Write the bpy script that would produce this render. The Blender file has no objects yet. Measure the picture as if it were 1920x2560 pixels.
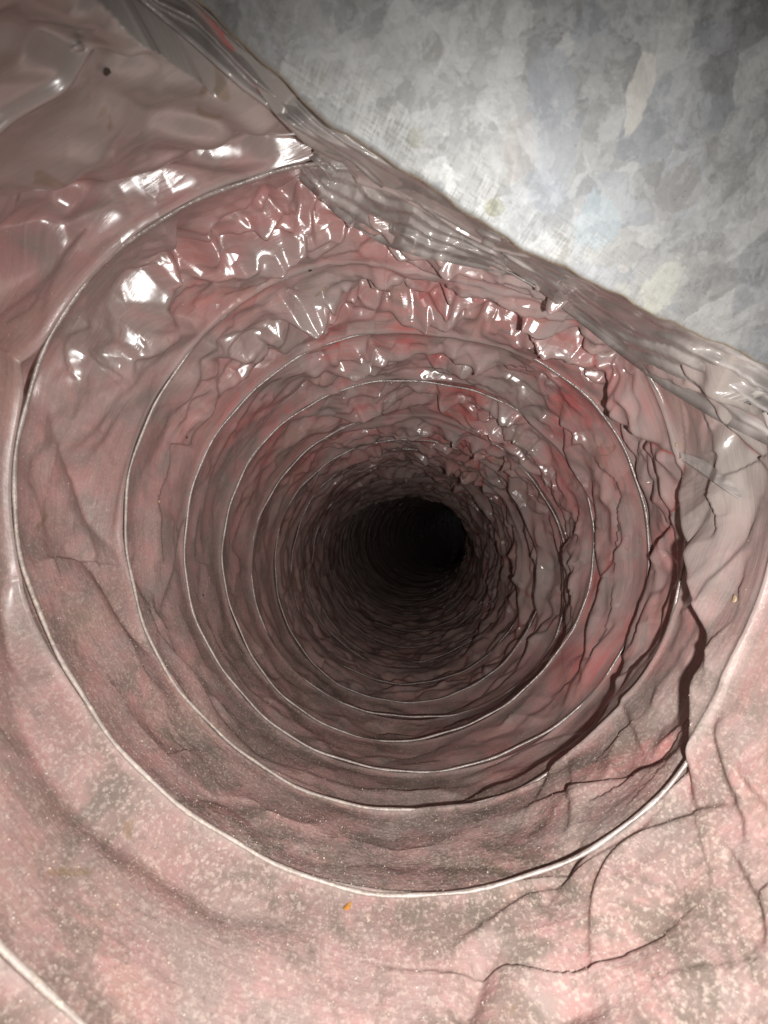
import bpy, math, random
import numpy as np
from mathutils import Vector
random.seed(7); RNG = np.random.RandomState(11)
S = 0.1                       # metres per duct radius: an 8 inch flexible duct
scene = bpy.context.scene
COL = scene.collection

# ------------------------------------------------------------------ camera, world, light
cam_d = bpy.data.cameras.new('camera'); cam = bpy.data.objects.new('camera', cam_d); COL.objects.link(cam)
scene.camera = cam
cam_d.sensor_fit = 'VERTICAL'; cam_d.sensor_height = 36.0; cam_d.lens = 36.0 * 1157.0 / 2560.0
cam_d.clip_start = 0.002; cam_d.clip_end = 50
cam.rotation_euler = (math.radians(90), 0, 0)
cam_d.dof.use_dof = True; cam_d.dof.focus_distance = 2.0 * S; cam_d.dof.aperture_fstop = 20.0
w = bpy.data.worlds.new('World'); scene.world = w; w.use_nodes = True
w.node_tree.nodes['Background'].inputs[0].default_value = (0.010, 0.009, 0.009, 1)
w.node_tree.nodes['Background'].inputs[1].default_value = 1.0
ld = bpy.data.lights.new('phone_flash', 'SPOT'); ld.spot_size = math.radians(165); ld.spot_blend = 1.0; lo = bpy.data.objects.new('phone_flash', ld); COL.objects.link(lo)
lo.location = (0.21 * S, -0.02 * S, -0.12 * S); lo.rotation_euler = (math.radians(90 - 18), 0, math.radians(-3))
ld.shadow_soft_size = 0.0028; ld.energy = 2.2; ld.color = (1.0, 0.965, 0.93)
scene.view_settings.view_transform = 'Standard'; scene.view_settings.look = 'None'
scene.view_settings.exposure = 0.0; scene.view_settings.gamma = 1.0
scene.cycles.max_bounces = 6; scene.cycles.diffuse_bounces = 3; scene.cycles.glossy_bounces = 2
scene.cycles.caustics_reflective = False; scene.cycles.caustics_refractive = False
scene.cycles.sample_clamp_indirect = 1.5

# ------------------------------------------------------------------ the duct's axis and its outline, in radii
F, PX, PY = 1157.0, 960.0, 1280.0
Z0, P = 0.334, 0.434
RZ = np.array([Z0 + P * n + (0 if n < 8 else .075 * math.sin(n * 2.39) + .03 * math.sin(n * 5.1)) for n in range(0, 70)])
KZ = np.array([.3, .6, 1.27, 1.65, 2.05, 2.5, 3.0, 3.5, 5.0, 6.5, 8.2, 11., 16., 24., 30.])
KX = np.array([.12, .117, .049, .084, .133, .127, .162, .202, .29, .37, .47, .95, 2.0, 4.6, 7.])
KY = np.array([-.12, -.107, .014, -.057, -.154, -.248, -.382, -.447, -.52, -.54, -.55, -.60, -.78, -.5, -.2])
# pchip-like smooth lookup
ZT = np.linspace(.3, 30, 3000)
def _sm(K):
    y = np.interp(ZT, KZ, K); n = 31; k = np.hanning(n); k /= k.sum()
    return np.convolve(np.pad(y, n // 2, mode='edge'), k, 'valid')
CXT, CYT = _sm(KX), _sm(KY)
def cen(z): return np.interp(z, ZT, CXT), np.interp(z, ZT, CYT)
RINGPTS = {
1:[(0,2420),(120,2500),(0,255),(115,222),(243,212),(400,220)],
2:[(116,833),(156,752),(231,665),(318,584),(399,532),(492,498),(579,457),(694,428),(839,418),(35,1149),(23,1230),(29,1352),(58,1450),(104,1572),(168,1693),(231,1810),(312,1897),(451,2007),(567,2099),(683,2151),(810,2192),(949,2224),(1134,2235),(1249,2215),(1365,2174),(1510,2117),(1614,2047),(1706,1926)],
3:[(480,845),(556,781),(637,723),(689,700),(822,637),(949,613),(475,866),(405,964),(347,1080),(312,1184),(307,1300),(315,1416),(341,1508),(376,1601),(446,1716),(498,1781),(608,1891),(718,1957),(833,2001),(926,2027),(1024,2030),(1162,2015),(1261,2001),(1365,1943)],
4:[(804,860),(683,935),(602,993),(532,1091),(486,1190),(463,1294),(460,1398),(480,1508),(521,1618),(579,1705),(960,1931),(1134,1926),(1249,1902),(1353,1839),(960,816),(1076,813),(1191,833),(1284,866),(1388,947),(1510,1045),(1568,1115),(1602,1207),(1620,1294)],
5:[(642,1126),(596,1207),(561,1317),(556,1421),(579,1537),(613,1630),(683,1711),(960,1856),(1076,1848),(1157,1827),(1267,1758),(960,950),(1035,941),(1134,958),(1440,1172),(1475,1265)],
6:[(926,1045),(810,1091),(741,1144),(677,1225),(642,1311),(628,1410),(637,1508),(671,1595),(1336,1184),(1377,1265),(1411,1352),(1420,1439),(1411,1554),(1076,1039),(1157,1062),(1226,1103),(1032,1797)],
7:[(833,1146),(793,1175),(683,1416),(693,1502),(722,1578),(781,1666),(840,1709),(900,1734),(1123,1738),(975,1097),(1047,1097),(1134,1120),(1178,1131)]}
NF = 3
coef = {}
for n, pts in RINGPTS.items():
    z = Z0 + P * n; cx, cy = cen(z)
    X = (np.array([p[0] for p in pts]) - PX) / F * z - cx; Y = (PY - np.array([p[1] for p in pts])) / F * z - cy
    t = np.arctan2(Y, X); r = np.hypot(X, Y) - 1
    A = np.stack([np.ones_like(t)] + [f(k * t) for k in range(1, NF + 1) for f in (np.cos, np.sin)], 1)
    L = np.diag([.15] + [.25 * k for k in range(1, NF + 1) for _ in (0, 1)])
    coef[n] = np.linalg.solve(A.T @ A + L, A.T @ r)
FZ = np.array([0.2] + [Z0 + P * n for n in range(1, 8)] + [Z0 + P * 10, 40])
FC = np.array([coef[1] * .5] + [coef[n] for n in range(1, 8)] + [coef[7] * 0, coef[7] * 0])
def rad(t, z):
    c = [np.interp(z, FZ, FC[:, i]) for i in range(1 + 2 * NF)]
    r = 1 + c[0]
    for k in range(1, NF + 1): r = r + c[2 * k - 1] * np.cos(k * t) + c[2 * k] * np.sin(k * t)
    return r
def to_tube(u, v):
    """image point -> (theta, z) on the undeformed duct wall"""
    a, b = (u - PX) / F, (PY - v) / F
    z = 1.5
    lo_, hi = .35, 25.
    for _ in range(50):
        z = .5 * (lo_ + hi); cx, cy = cen(z); X, Y = a * z - cx, b * z - cy
        if math.hypot(X, Y) > rad(math.atan2(Y, X), z): hi = z
        else: lo_ = z
    return math.atan2(Y, X), z
def P3(X, Y, z): return (X * S, z * S, Y * S)

# ------------------------------------------------------------------ noise
def hsh(i, j, s):
    h = (i.astype(np.int64) * 374761393 + j.astype(np.int64) * 668265263 + s * 982451653) & 0xffffffff
    h = ((h ^ (h >> 13)) * 1274126177) & 0xffffffff
    h = (h ^ (h >> 16)) & 0xffffffff
    return h.astype(np.float64) / 2147483647.5 - 1
TAU = 2 * math.pi
def vnoise(x, y, nx, s):
    i = np.floor(x); j = np.floor(y); fx = x - i; fy = y - j
    fx = fx * fx * (3 - 2 * fx); fy = fy * fy * (3 - 2 * fy)
    i0 = np.mod(i, nx); i1 = np.mod(i + 1, nx)
    return ((hsh(i0, j, s) * (1 - fx) + hsh(i1, j, s) * fx) * (1 - fy) + (hsh(i0, j + 1, s) * (1 - fx) + hsh(i1, j + 1, s) * fx) * fy)
def facet(x, y, nx, s):
    """flat facets with sharp creases: linear over a randomly split, warped lattice"""
    i = np.floor(x); j = np.floor(y); fx = x - i; fy = y - j
    i0 = np.mod(i, nx); i1 = np.mod(i + 1, nx)
    a, b, c, d = hsh(i0, j, s), hsh(i1, j, s), hsh(i0, j + 1, s), hsh(i1, j + 1, s)
    k = hsh(i0, j, s + 77) > 0
    t1 = np.where(fx + fy < 1, a + (b - a) * fx + (c - a) * fy, d + (c - d) * (1 - fx) + (b - d) * (1 - fy))
    t2 = np.where(fx > fy, a + (b - a) * fx + (d - b) * fy, a + (c - a) * fy + (d - c) * fx)
    return np.where(k, t1, t2)
def crumple(t, z, lam, s, ax=1.0, skew=0.0, warp=.9):
    nx = max(3, int(round(TAU / (lam * ax)))); x = t / TAU * nx; y = z / lam + skew * x
    if skew: y = z / lam + np.round(skew * nx) / nx * x
    nx2 = max(2, nx // 2); x2 = t / TAU * nx2
    wx = facet(x2 + .37, y * .45, nx2, s + 5); wy = facet(x2 + .11, y * .55 + .3, nx2, s + 9)
    return facet(x + warp * wx, y + warp * wy, nx, s)
def panels_h(t, z, lam, s, ax=1.3, bias=.5, rnd=.8, k=.55, up=True):
    """lower envelope of tilted flat panels: the facets of crumpled film, steep towards the open end"""
    nx = max(3, int(round(TAU / (lam * ax)))); x = t / TAU * nx; y = z / lam
    x = x + .35 * vnoise(x * 1.0, y * .6, nx, s + 1); y = y + .35 * vnoise(x, y * .6, nx, s + 2)
    i = np.floor(x); j = np.floor(y); sg_ = -1 if up else 1; best = np.full(x.shape, 9. * sg_)
    for di in (-2, -1, 0, 1, 2):
        for dj in (-2, -1, 0, 1, 2):
            ii = np.mod(i + di, nx); jj = j + dj
            px = i + di + .5 + .45 * hsh(ii, jj, s + 11); py = jj + .5 + .45 * hsh(ii, jj, s + 12)
            dx = x - px; dy = y - py
            v = .25 * hsh(ii, jj, s + 13) + rnd * hsh(ii, jj, s + 14) * dx + (bias + rnd * hsh(ii, jj, s + 15)) * dy + sg_ * k * (dx * dx + dy * dy)
            best = np.maximum(best, v) if up else np.minimum(best, v)
    return (best - best.mean() + (.12 if up else .10)) * lam
def shards_h(t, z, lam, s, ax=1.3, bias=.5, rnd=.8, beta=9.):
    """flat tilted panels meeting in narrow creases"""
    nx = max(3, int(round(TAU / (lam * ax)))); x = t / TAU * nx; y = z / lam
    x = x + .5 * facet(x * 1.0, y * .7, nx, s + 1); y = y + .4 * facet(x, y * .7 + .3, nx, s + 2)
    i = np.floor(x); j = np.floor(y); num = 0; den = 0
    for di in (-1, 0, 1):
        for dj in (-1, 0, 1):
            ii = np.mod(i + di, nx); jj = j + dj
            dx = x - (i + di + .5 + .45 * hsh(ii, jj, s + 11)); dy = y - (jj + .5 + .45 * hsh(ii, jj, s + 12))
            w_ = np.exp(-beta * (dx * dx + dy * dy)) + 1e-9
            num = num + w_ * (.20 * hsh(ii, jj, s + 13) + rnd * hsh(ii, jj, s + 14) * dx + (bias + rnd * hsh(ii, jj, s + 15)) * dy); den = den + w_
    h = num / den
    return (h - h.mean() + .08) * lam
def sstep(a, b, x):
    t = np.clip((x - a) / (b - a), 0, 1); return t * t * (3 - 2 * t)
def gauss_t(t, c, w):
    d = np.mod(t - c + math.pi, TAU) - math.pi
    return np.exp(-(d / w) ** 2)

# ------------------------------------------------------------------ traced folds: (points, height, near width, far width, gap shade, kind)
FOLDS = [
([(1718,1149),(1718,1230),(1735,1317),(1770,1392),(1787,1526),(1805,1653),(1770,1720),(1753,1800),(1735,1873),(1724,1978),(1732,2018)], .105, .22, .05, 1.0),
([(1718,1230),(1666,1323),(1634,1415),(1620,1508),(1573,1612),(1545,1725),(1510,1810),(1423,1891),(1365,1949),(1325,2007)], .06, .15, .05, .8),
([(1469,860),(1527,958),(1539,1034),(1585,1138),(1631,1242),(1625,1352),(1643,1392)], .045, .14, .05, .7),
([(1394,1005),(1423,1120),(1469,1236),(1498,1300)], .05, .12, .05, .5),
([(1492,1149),(1495,1265),(1498,1392),(1516,1468),(1481,1554),(1469,1653),(1423,1720),(1400,1775)], .055, .12, .05, .6),
([(1585,1323),(1544,1404),(1504,1491),(1475,1572),(1463,1670),(1458,1720)], .045, .10, .04, .6),
([(1134,889),(1174,964),(1284,1005),(1342,1063),(1411,1132),(1445,1215)], .05, .12, .05, .3),
([(1226,1080),(1284,1149),(1336,1172),(1388,1230),(1406,1288),(1423,1352),(1417,1439),(1423,1526),(1406,1630)], .06, .14, .06, .6),
([(1209,1109),(1278,1207),(1319,1311),(1336,1381),(1354,1433),(1348,1543),(1319,1612),(1278,1687)], .06, .16, .06, .6),
([(1157,1120),(1238,1236),(1290,1290),(1301,1352),(1307,1439),(1313,1496),(1284,1583),(1261,1641)], .07, .2, .07, .6),
([(1174,1236),(1215,1340),(1232,1421),(1232,1496),(1191,1600),(1151,1670)], .08, .25, .1, .6),
([(1163,1323),(1186,1381),(1189,1468),(1151,1525)], .08, .3, .1, .6),
([(1220,1317),(1267,1375),(1301,1427),(1335,1515)], .06, .2, .1, .4),
([(1481,1804),(1394,1827),(1307,1873),(1238,1908),(1134,1943)], .04, .10, .04, .6),
([(1654,1879),(1568,1914),(1481,1954),(1365,1989),(1278,2024)], .04, .10, .04, .7),
([(1706,1931),(1626,2047),(1527,2111),(1365,2192),(1249,2267),(1163,2325),(1105,2377)], .04, .10, .03, 1.0),
([(1805,2001),(1735,2018),(1626,2070),(1539,2128),(1487,2198),(1469,2256),(1463,2354),(1469,2464)], .045, .10, .03, 1.0),
([(1863,1793),(1816,1839),(1816,1920),(1834,2001),(1854,2047),(1845,2128)], .035, .07, .03, .7),
([(1851,1931),(1885,1978),(1925,2030)], .03, .07, .03, .6),
([(1793,2076),(1845,2163),(1886,2238),(1895,2290),(1897,2360)], .035, .07, .03, .7),
([(1930,2186),(1905,2215),(1886,2250)], .03, .05, .02, .8),
([(1565,1746),(1579,1816),(1588,1885)], .03, .06, .03, .5),
([(1435,1897),(1423,1960),(1423,2024),(1405,2076)], .03, .06, .03, .5),
([(960,2024),(1035,2030),(1120,2022),(1209,2010)], .03, .08, .03, .4),
([(1562,860),(1614,906),(1759,970),(1793,1005),(1845,1091),(1930,1196)], .06, .12, .04, .9),
([(1724,800),(1724,860),(1753,924),(1851,1016),(1925,1060)], .05, .08, .04, .5),
([(1475,860),(1521,947),(1597,1057),(1712,1143)], .045, .10, .05, .9),
([(347,0),(480,110),(608,226),(752,330),(880,405),(960,470)], .07, .07, .05, .8),
([(960,613),(1047,642),(1191,671),(1284,683),(1365,741),(1434,770),(1475,860)], .07, .09, .04, .5),
([(781,492),(880,545),(960,570),(1047,600),(1191,625)], .04, .08, .04, .2),
]
# soft valleys / ridges: (points, height (+ inwards), width)
SOFT = [
([(145,1034),(191,1132),(231,1207),(255,1294),(301,1381)], -.035, .035),
([(191,1352),(260,1427),(324,1543),(404,1650)], -.03, .035),
([(0,509),(87,521),(203,527),(318,509),(434,463),(550,446)], -.045, .035),
([(0,654),(116,619),(214,590),(347,538)], -.045, .035),
([(0,69),(116,127),(231,174),(347,203),(492,220),(625,237)], -.045, .03),
([(243,243),(405,324),(560,340),(700,400)], -.03, .03),
([(376,405),(521,405),(694,394),(868,405)], -.04, .03),
([(266,278),(347,301),(463,330),(579,324),(752,370)], .03, .025),
([(174,0),(324,35),(417,116),(550,191),(637,243)], -.045, .03),
([(170,340),(300,300),(420,300)], .03, .03),
([(0,180),(60,190),(160,200),(300,190)], .035, .04),
([(0,380),(150,400),(260,360),(420,350),(600,390)], .03, .035),
([(0,880),(60,900),(110,960),(120,1040)], -.03, .03),
([(60,1650),(110,1800),(230,1950),(400,2080),(560,2210),(780,2280)], -.04, .05),
([(30,1450),(60,1560),(110,1700)], -.03, .03),
([(1469,2350),(1560,2320),(1640,2260),(1700,2160)], -.02, .04),
([(1340,2260),(1400,2170),(1440,2080)], -.03, .03),
([(1150,2560),(1180,2480),(1210,2380)], -.03, .025),
([(480,1740),(560,1830),(700,1930),(830,1990)], -.03, .03),
([(1300,2560),(1420,2500),(1520,2490)], -.03, .03),
([(1359,750),(1400,800),(1440,840)], .05, .03),
([(1515,1130),(1530,1240),(1555,1370)], .055, .035),
([(560,500),(620,520),(685,550)], .045, .03),
([(590,590),(615,600),(640,580)], .045, .025),
([(800,500),(860,520),(930,550)], .045, .025),
([(165,390),(220,395),(290,400)], .04, .022),
([(205,60),(230,90),(255,125)], .04, .022),
([(310,175),(335,180),(365,175)], .04, .02),
([(395,560),(430,600),(470,680)], .035, .02),
([(470,680),(520,640),(560,625)], .035, .02),
([(1380,1050),(1440,1120)], .03, .03),
([(1640,1110),(1680,1140),(1715,1155)], .05, .03),
([(1640,1240),(1680,1260)], .04, .025),
([(1750,1290),(1790,1250),(1830,1230)], .04, .04),
([(1700,1540),(1740,1510),(1780,1500)], .04, .03),
([(1600,1870),(1640,1830),(1710,1770)], .04, .02),
([(1040,690),(1080,740),(1160,760)], .035, .02),
([(880,680),(960,720),(1040,730)], .035, .02),
([(820,980),(900,990),(960,975)], .03, .02),
([(1150,690),(1200,730),(1260,720)], .035, .02),
]

# ------------------------------------------------------------------ galvanised sheet metal
def ray(u, v, d): return np.array([(u - PX) / F * d, d, (PY - v) / F * d])     # x, depth, up in radii
EDGE = [(60,-470),(200,-270),(330,-110),(430,-40),(498,12),(613,116),(712,212),(810,307),(880,352),(949,390),(1030,440),(1105,492),(1195,552),(1284,613),(1370,655),(1458,694),(1560,748),(1654,799),(1725,830),(1799,860),(1920,915),(2100,990),(2300,1070)]
Pm = ray(1045, 420, .96)                                     # where the sheet squarely faces the camera
nrm = -Pm / np.linalg.norm(Pm)
e0, e1 = ray(498, 12, 1.0), ray(1799, 860, 1.0)
ta_ = e1 - e0; ta_ -= nrm * ta_.dot(nrm); ta_ /= np.linalg.norm(ta_)
tb_ = np.cross(ta_, nrm); 
if tb_[2] < 0: tb_ = -tb_
RHO = 2.5
def metal_pt(t, wv):
    """sheet rolled gently away from the camera across its width"""
    return Pm + ta_ * t + tb_ * RHO * math.sin(wv / RHO) + nrm * (-RHO * (1 - math.cos(wv / RHO)) - .05 * t * t)
def metal_uv(u, v):
    t, wv = 0., 0.
    for _ in range(30):
        p = metal_pt(t, wv); f0 = np.array([p[0] / p[1] * F + PX - u, PY - p[2] / p[1] * F - v]); e = 1e-4
        J = []
        for dt, dw in ((e, 0), (0, e)):
            q = metal_pt(t + dt, wv + dw); J.append((np.array([q[0] / q[1] * F + PX - u, PY - q[2] / q[1] * F - v]) - f0) / e)
        s_ = np.linalg.solve(np.array(J).T, -f0); t += float(np.clip(s_[0], -.4, .4)); wv += float(np.clip(s_[1], -.4, .4))
    return t, wv
E_tw = [metal_uv(*p) for p in EDGE]
et = np.array([e[0] for e in E_tw]); ew = np.array([e[1] for e in E_tw])
o_ = np.argsort(et); et, ew = et[o_], ew[o_]
ts = np.linspace(et[0], et[-1], 160)
wl = np.interp(ts, et, ew)
ks = np.ones(7) / 7; wl = np.convolve(np.pad(wl, 3, mode='edge'), ks, 'valid')
wl = wl + .0025 * np.array([math.sin(t * 37) + math.sin(t * 81 + 1) * .5 for t in ts])
WMAX = 1.35; NWM = 70; THK = .010
# ------------------------------------------------------------------ liner surface
NT, NZ = 1500, 940
ZA, ZB = .52, 26.0
tt = np.linspace(0, TAU, NT, endpoint=False) + math.radians(45)
zz = ZA * (ZB / ZA) ** (np.linspace(0, 1, NZ))
T, Z = np.meshgrid(tt, zz)                       # rows: depth
Tm = np.mod(T, TAU)
H = np.zeros_like(T); GAP_SHADE = np.zeros_like(T); GREY = np.zeros_like(T); LIFT = np.zeros_like(T)

def stamp(pts_tz, fn, reach):
    t0 = pts_tz[0][0]; q = [pts_tz[0]]
    for t, z in pts_tz[1:]:
        d = (t - q[-1][0] + math.pi) % TAU - math.pi
        q.append((q[-1][0] + d, z))
    q = np.array(q)
    tmin, tmax = q[:, 0].min() - reach, q[:, 0].max() + reach
    zmin, zmax = q[:, 1].min() - reach, q[:, 1].max() + reach
    j = np.where((zz > zmin) & (zz < zmax))[0]
    if len(j) == 0: return
    j0, j1 = j[0], j[-1] + 1
    off = (tt - tmin) % TAU
    i = np.where(off < (tmax - tmin))[0]
    tx = tmin + off[i]
    o = np.argsort(tx); i = i[o]; tx = tx[o]
    X, Y = np.meshgrid(tx, zz[j0:j1])
    best = np.full(X.shape, 1e9); sgn = np.zeros(X.shape); par = np.zeros(X.shape)
    seg = np.hypot(np.diff(q[:, 0]), np.diff(q[:, 1])); tot = seg.sum(); acc = 0
    for k in range(len(q) - 1):
        a, b = q[k], q[k + 1]; d = b - a; L2 = (d ** 2).sum() + 1e-12
        u = np.clip(((X - a[0]) * d[0] + (Y - a[1]) * d[1]) / L2, 0, 1)
        dx = X - a[0] - u * d[0]; dy = Y - a[1] - u * d[1]
        dd = np.hypot(dx, dy); m = dd < best
        best = np.where(m, dd, best)
        cr = d[0] * dy - d[1] * dx
        sgn = np.where(m, np.sign(cr), sgn); par = np.where(m, (acc + u * seg[k]) / tot, par)
        acc += seg[k]
    D = q[-1] - q[0]
    near = np.sign(D[0] * (-1.0))                # cross sign of a point at lower z
    if abs(D[0]) < 1e-6: near = 1
    fn((slice(j0, j1), i), best, sgn * near, par)
def chaikin(p, n=2):
    q = [p[0]]
    for a_ in p[1:]: q.append((q[-1][0] + ((a_[0] - q[-1][0] + math.pi) % TAU - math.pi), a_[1]))
    for _ in range(n):
        r_ = [q[0]]
        for u_, v_ in zip(q, q[1:]): r_ += [(.75 * u_[0] + .25 * v_[0], .75 * u_[1] + .25 * v_[1]), (.25 * u_[0] + .75 * v_[0], .25 * u_[1] + .75 * v_[1])]
        q = r_ + [q[-1]]
    return q
def fold(pts_tz, h, w1, w2, gap_shade, pix=.0045):
    pts_tz = chaikin(pts_tz, 2 if len(pts_tz) < 15 else 1)
    def fn(ix, d, s, par):
        tp = np.sin(math.pi * np.clip(par, .01, .99)) ** .8
        zc = Z[ix]
        up = (s > 0)
        st = .5 + .5 * np.tanh(d * s / (.0075 * zc))
        val = (st * np.exp(-d / w1) - .45 * (1 - st) * np.exp(-d / w2)) * h * tp
        H[ix] += val
        LIFT[ix] = np.maximum(LIFT[ix], st * np.exp(-d / w1) * tp * min(1, h / .05))
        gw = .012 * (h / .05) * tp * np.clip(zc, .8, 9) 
        g = np.where(up, 0, np.exp(-(d / gw) ** 2)) * gap_shade
        GAP_SHADE[ix] = np.maximum(GAP_SHADE[ix], g)
    stamp(pts_tz, fn, 3.2 * max(w1, w2))
def soft(pts_tz, h, w_):
    zc_m = float(np.mean([p[1] for p in pts_tz]))
    if h > 0 and zc_m < 1.2: h *= .55
    def fn(ix, d, s, par):
        tp = np.sin(math.pi * np.clip(par, .02, .98)) ** .5
        H[ix] += h * tp * np.exp(-(d / (w_ * 1.15)) ** (1.7 if zc_m < 1.15 else 1.3))
    stamp(pts_tz, fn, 4 * w_)

# how slack the film is: tight and dusty below left, crumpled above and right
slack = .30 + .9 * gauss_t(Tm, math.radians(88), .95) + .40 * gauss_t(Tm, math.radians(5), .75) + .1 * gauss_t(Tm, math.radians(-50), .6)
slack *= 1 - .6 * (1 - sstep(1.0, 1.35, Z)) * gauss_t(Tm, math.radians(150), .9)
slack = np.clip(slack * (1 + .35 * vnoise(Tm / TAU * 7, Z * 1.7, 7, 3)), .15, 1.5)
ph = np.mod(np.interp(Z, RZ, np.arange(len(RZ))) + .0, 1.0); ph = np.where(Z < RZ[0], np.mod((Z - Z0) / P, 1.0), ph)
pin = np.sin(math.pi * ph) ** .6
bulge = -(.030 + .014 * vnoise(Tm / TAU * 5, np.floor((Z - Z0) / P) + .5 + 0 * Z, 5, 17)) * pin
H += bulge
pinc = .03 + .97 * np.where(Z < 3.5, pin ** 1.9, pin)
top_ = gauss_t(Tm, math.radians(85), 1.1) * sstep(1.1, 1.4, Z)
patch = np.maximum(sstep(-.25, .45, vnoise(Tm / TAU * 13, Z * 3.2, 13, 44)), gauss_t(Tm, math.radians(110), .8) * sstep(1.25, 1.4, Z) * (1 - sstep(2.0, 2.3, Z)))
deepc = 1 + .5 * sstep(2.4, 4.0, Z)
H += pinc * slack * .034 * crumple(Tm, Z, .34, 21, 1.5, 0, .7)
act = np.clip(slack + .25 * gauss_t(Tm, math.radians(135), .7) * (1 - sstep(1.6, 2.2, Z)), 0, 1.25) * (1 - .6 * np.exp(-((Z - 6.3) / .8) ** 2))
nearend = sstep(1.0, 1.3, Z)
act = np.maximum(act, .62 * sstep(2.8, 3.8, Z) * (1 - sstep(7., 9., Z)))
tm_ = np.clip(top_ * 1.3, 0, 1)
H += pinc * act * (.55 + .45 * nearend) * ((1 - tm_) * .5 * panels_h(Tm, Z, .17, 31, 1.35, .5, .85, .38) + tm_ * .40 * panels_h(Tm, Z, .17, 33, 1.25, .42, .85, .34, False))
H += pinc * act * nearend * ((.35 + .45 * patch) * (1 - tm_) * panels_h(Tm, Z, .085, 41, 1.3, .45, 1.0, .38, False) + tm_ * (.5 + .5 * patch) * shards_h(Tm, Z, .12, 43, 1.5, .55, 1.1))
H += pinc * act * top_ * (.3 + .6 * patch) * shards_h(Tm, Z, .06, 47, 1.4, .5, 1.1)
rt_ = gauss_t(Tm, math.radians(0), .9) * (1 - tm_)
H += pinc * act * (rt_ * .55 + .5 * sstep(2.6, 3.6, Z) * (1 - tm_)) * shards_h(Tm, Z, .10, 53, 2.2, .45, .9)
ul_ = gauss_t(Tm, math.radians(140), .7) * (1 - sstep(1.15, 1.3, Z))
H += pinc * ul_ * .38 * shards_h(Tm, Z, .11, 57, 2.6, .4, 1.0)
H += ul_ * .020 * crumple(Tm, Z, .085, 63, 7.0, 2.0, .6)
H += pinc * act * .006 * crumple(Tm, Z, .06, 61, 5.0, 3.0, .5) * deepc
H += .012 * vnoise(Tm / TAU * 11, Z * 3, 11, 71) * pinc
H += .006 * pinc * vnoise(Tm / TAU * 60, Z * 9, 60, 72)
# the crushed, sagging ceiling where the duct turns away
sag = gauss_t(Tm, math.radians(92), .75)
H += sag * .20 * np.exp(-((Z - 6.3) / .7) ** 2) * (1 + .15 * crumple(Tm, Z, .5, 81, 1.0))
H += gauss_t(Tm, math.radians(20), .5) * .12 * np.exp(-((Z - 6.6) / .8) ** 2)
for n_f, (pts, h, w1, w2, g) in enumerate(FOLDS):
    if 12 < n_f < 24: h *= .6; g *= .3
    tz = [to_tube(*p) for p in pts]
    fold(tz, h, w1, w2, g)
fold([(math.radians(a_), 6.35 + .12 * math.sin(a_ * .11)) for a_ in range(-22, 190, 8)], .15, .8, .25, 0)
for pts, h, w_ in SOFT:
    soft([to_tube(*p) for p in pts], h * (.5 if h > 0 else 1.25), w_)
dzr = (np.minimum(ph, 1 - ph)) * P
ridge = np.exp(-(dzr / .0085) ** 2) * (Z > .6)
H += .0075 * ridge * (1 - .6 * sstep(4, 7, Z))
# the many smaller creases running diagonally down the duct
for k in range(190):
    th = math.radians(RNG.normal(-8, 48)) if k % 3 else math.radians(RNG.uniform(0, 360))
    z = 1.25 * (9.5 / 1.25) ** RNG.rand()
    if z < 3.2 and -75 < math.degrees(th) < 35: z += 2.0
    z = Z0 + P * (round((z - Z0) / P) + RNG.uniform(.0, .4))
    if z < 1.6: z += P
    L = RNG.uniform(.4, 1.5); n = 8; sl = RNG.uniform(.05, .75) * P / L * (1 if RNG.rand() < .72 else -1)
    pts = []; a = th
    for i in range(n):
        pts.append((a, z)); a += L / n; z += sl * L / n * RNG.uniform(.2, 1.9) + RNG.normal(0, .007)
    right = math.exp(-((((th + math.pi) % TAU - math.pi)) / 1.1) ** 2)
    h = (.014 + .026 * right) * RNG.uniform(.5, 1.5)
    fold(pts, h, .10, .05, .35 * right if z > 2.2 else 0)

# film has some stiffness: round off the sharpest steps
Hp = np.concatenate([H[:, -1:], H, H[:, :1]], 1); H = .17 * Hp[:, :-2] + .66 * H + .17 * Hp[:, 2:]
H[1:-1] = .17 * H[:-2] + .66 * H[1:-1] + .17 * H[2:]
# the film is drawn up behind the metal edge, and stays behind the sheet
er, ez, et_ = [], [], []
for t_, w_ in zip(ts[::4], wl[::4]):
    p = metal_pt(t_, w_); cx, cy = cen(p[1]); a_ = math.atan2(p[2] - cy, p[0] - cx)
    et_.append(a_); ez.append(p[1]); er.append(math.hypot(p[0] - cx, p[2] - cy))
print('edge z', min(ez), max(ez), 'r', min(er), max(er))
def pull(ix, d, s, par):
    GREY[ix] = np.maximum(GREY[ix], np.exp(-(d / .26) ** 2))
    need = np.interp(par, np.linspace(0, 1, len(er)), 1 - np.array(er)) - .035
    need = np.clip(need - .05, 0, .6)
    H[ix] = H[ix] * (1 - .5 * np.exp(-(d / .05) ** 2)) + need * np.where(s < 0, np.exp(-(d / .50) ** 1.05), np.exp(-(d / .45) ** 1.5))
stamp(list(zip(et_, ez)), pull, 1.1)
Rr = rad(T, Z) - H
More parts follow.
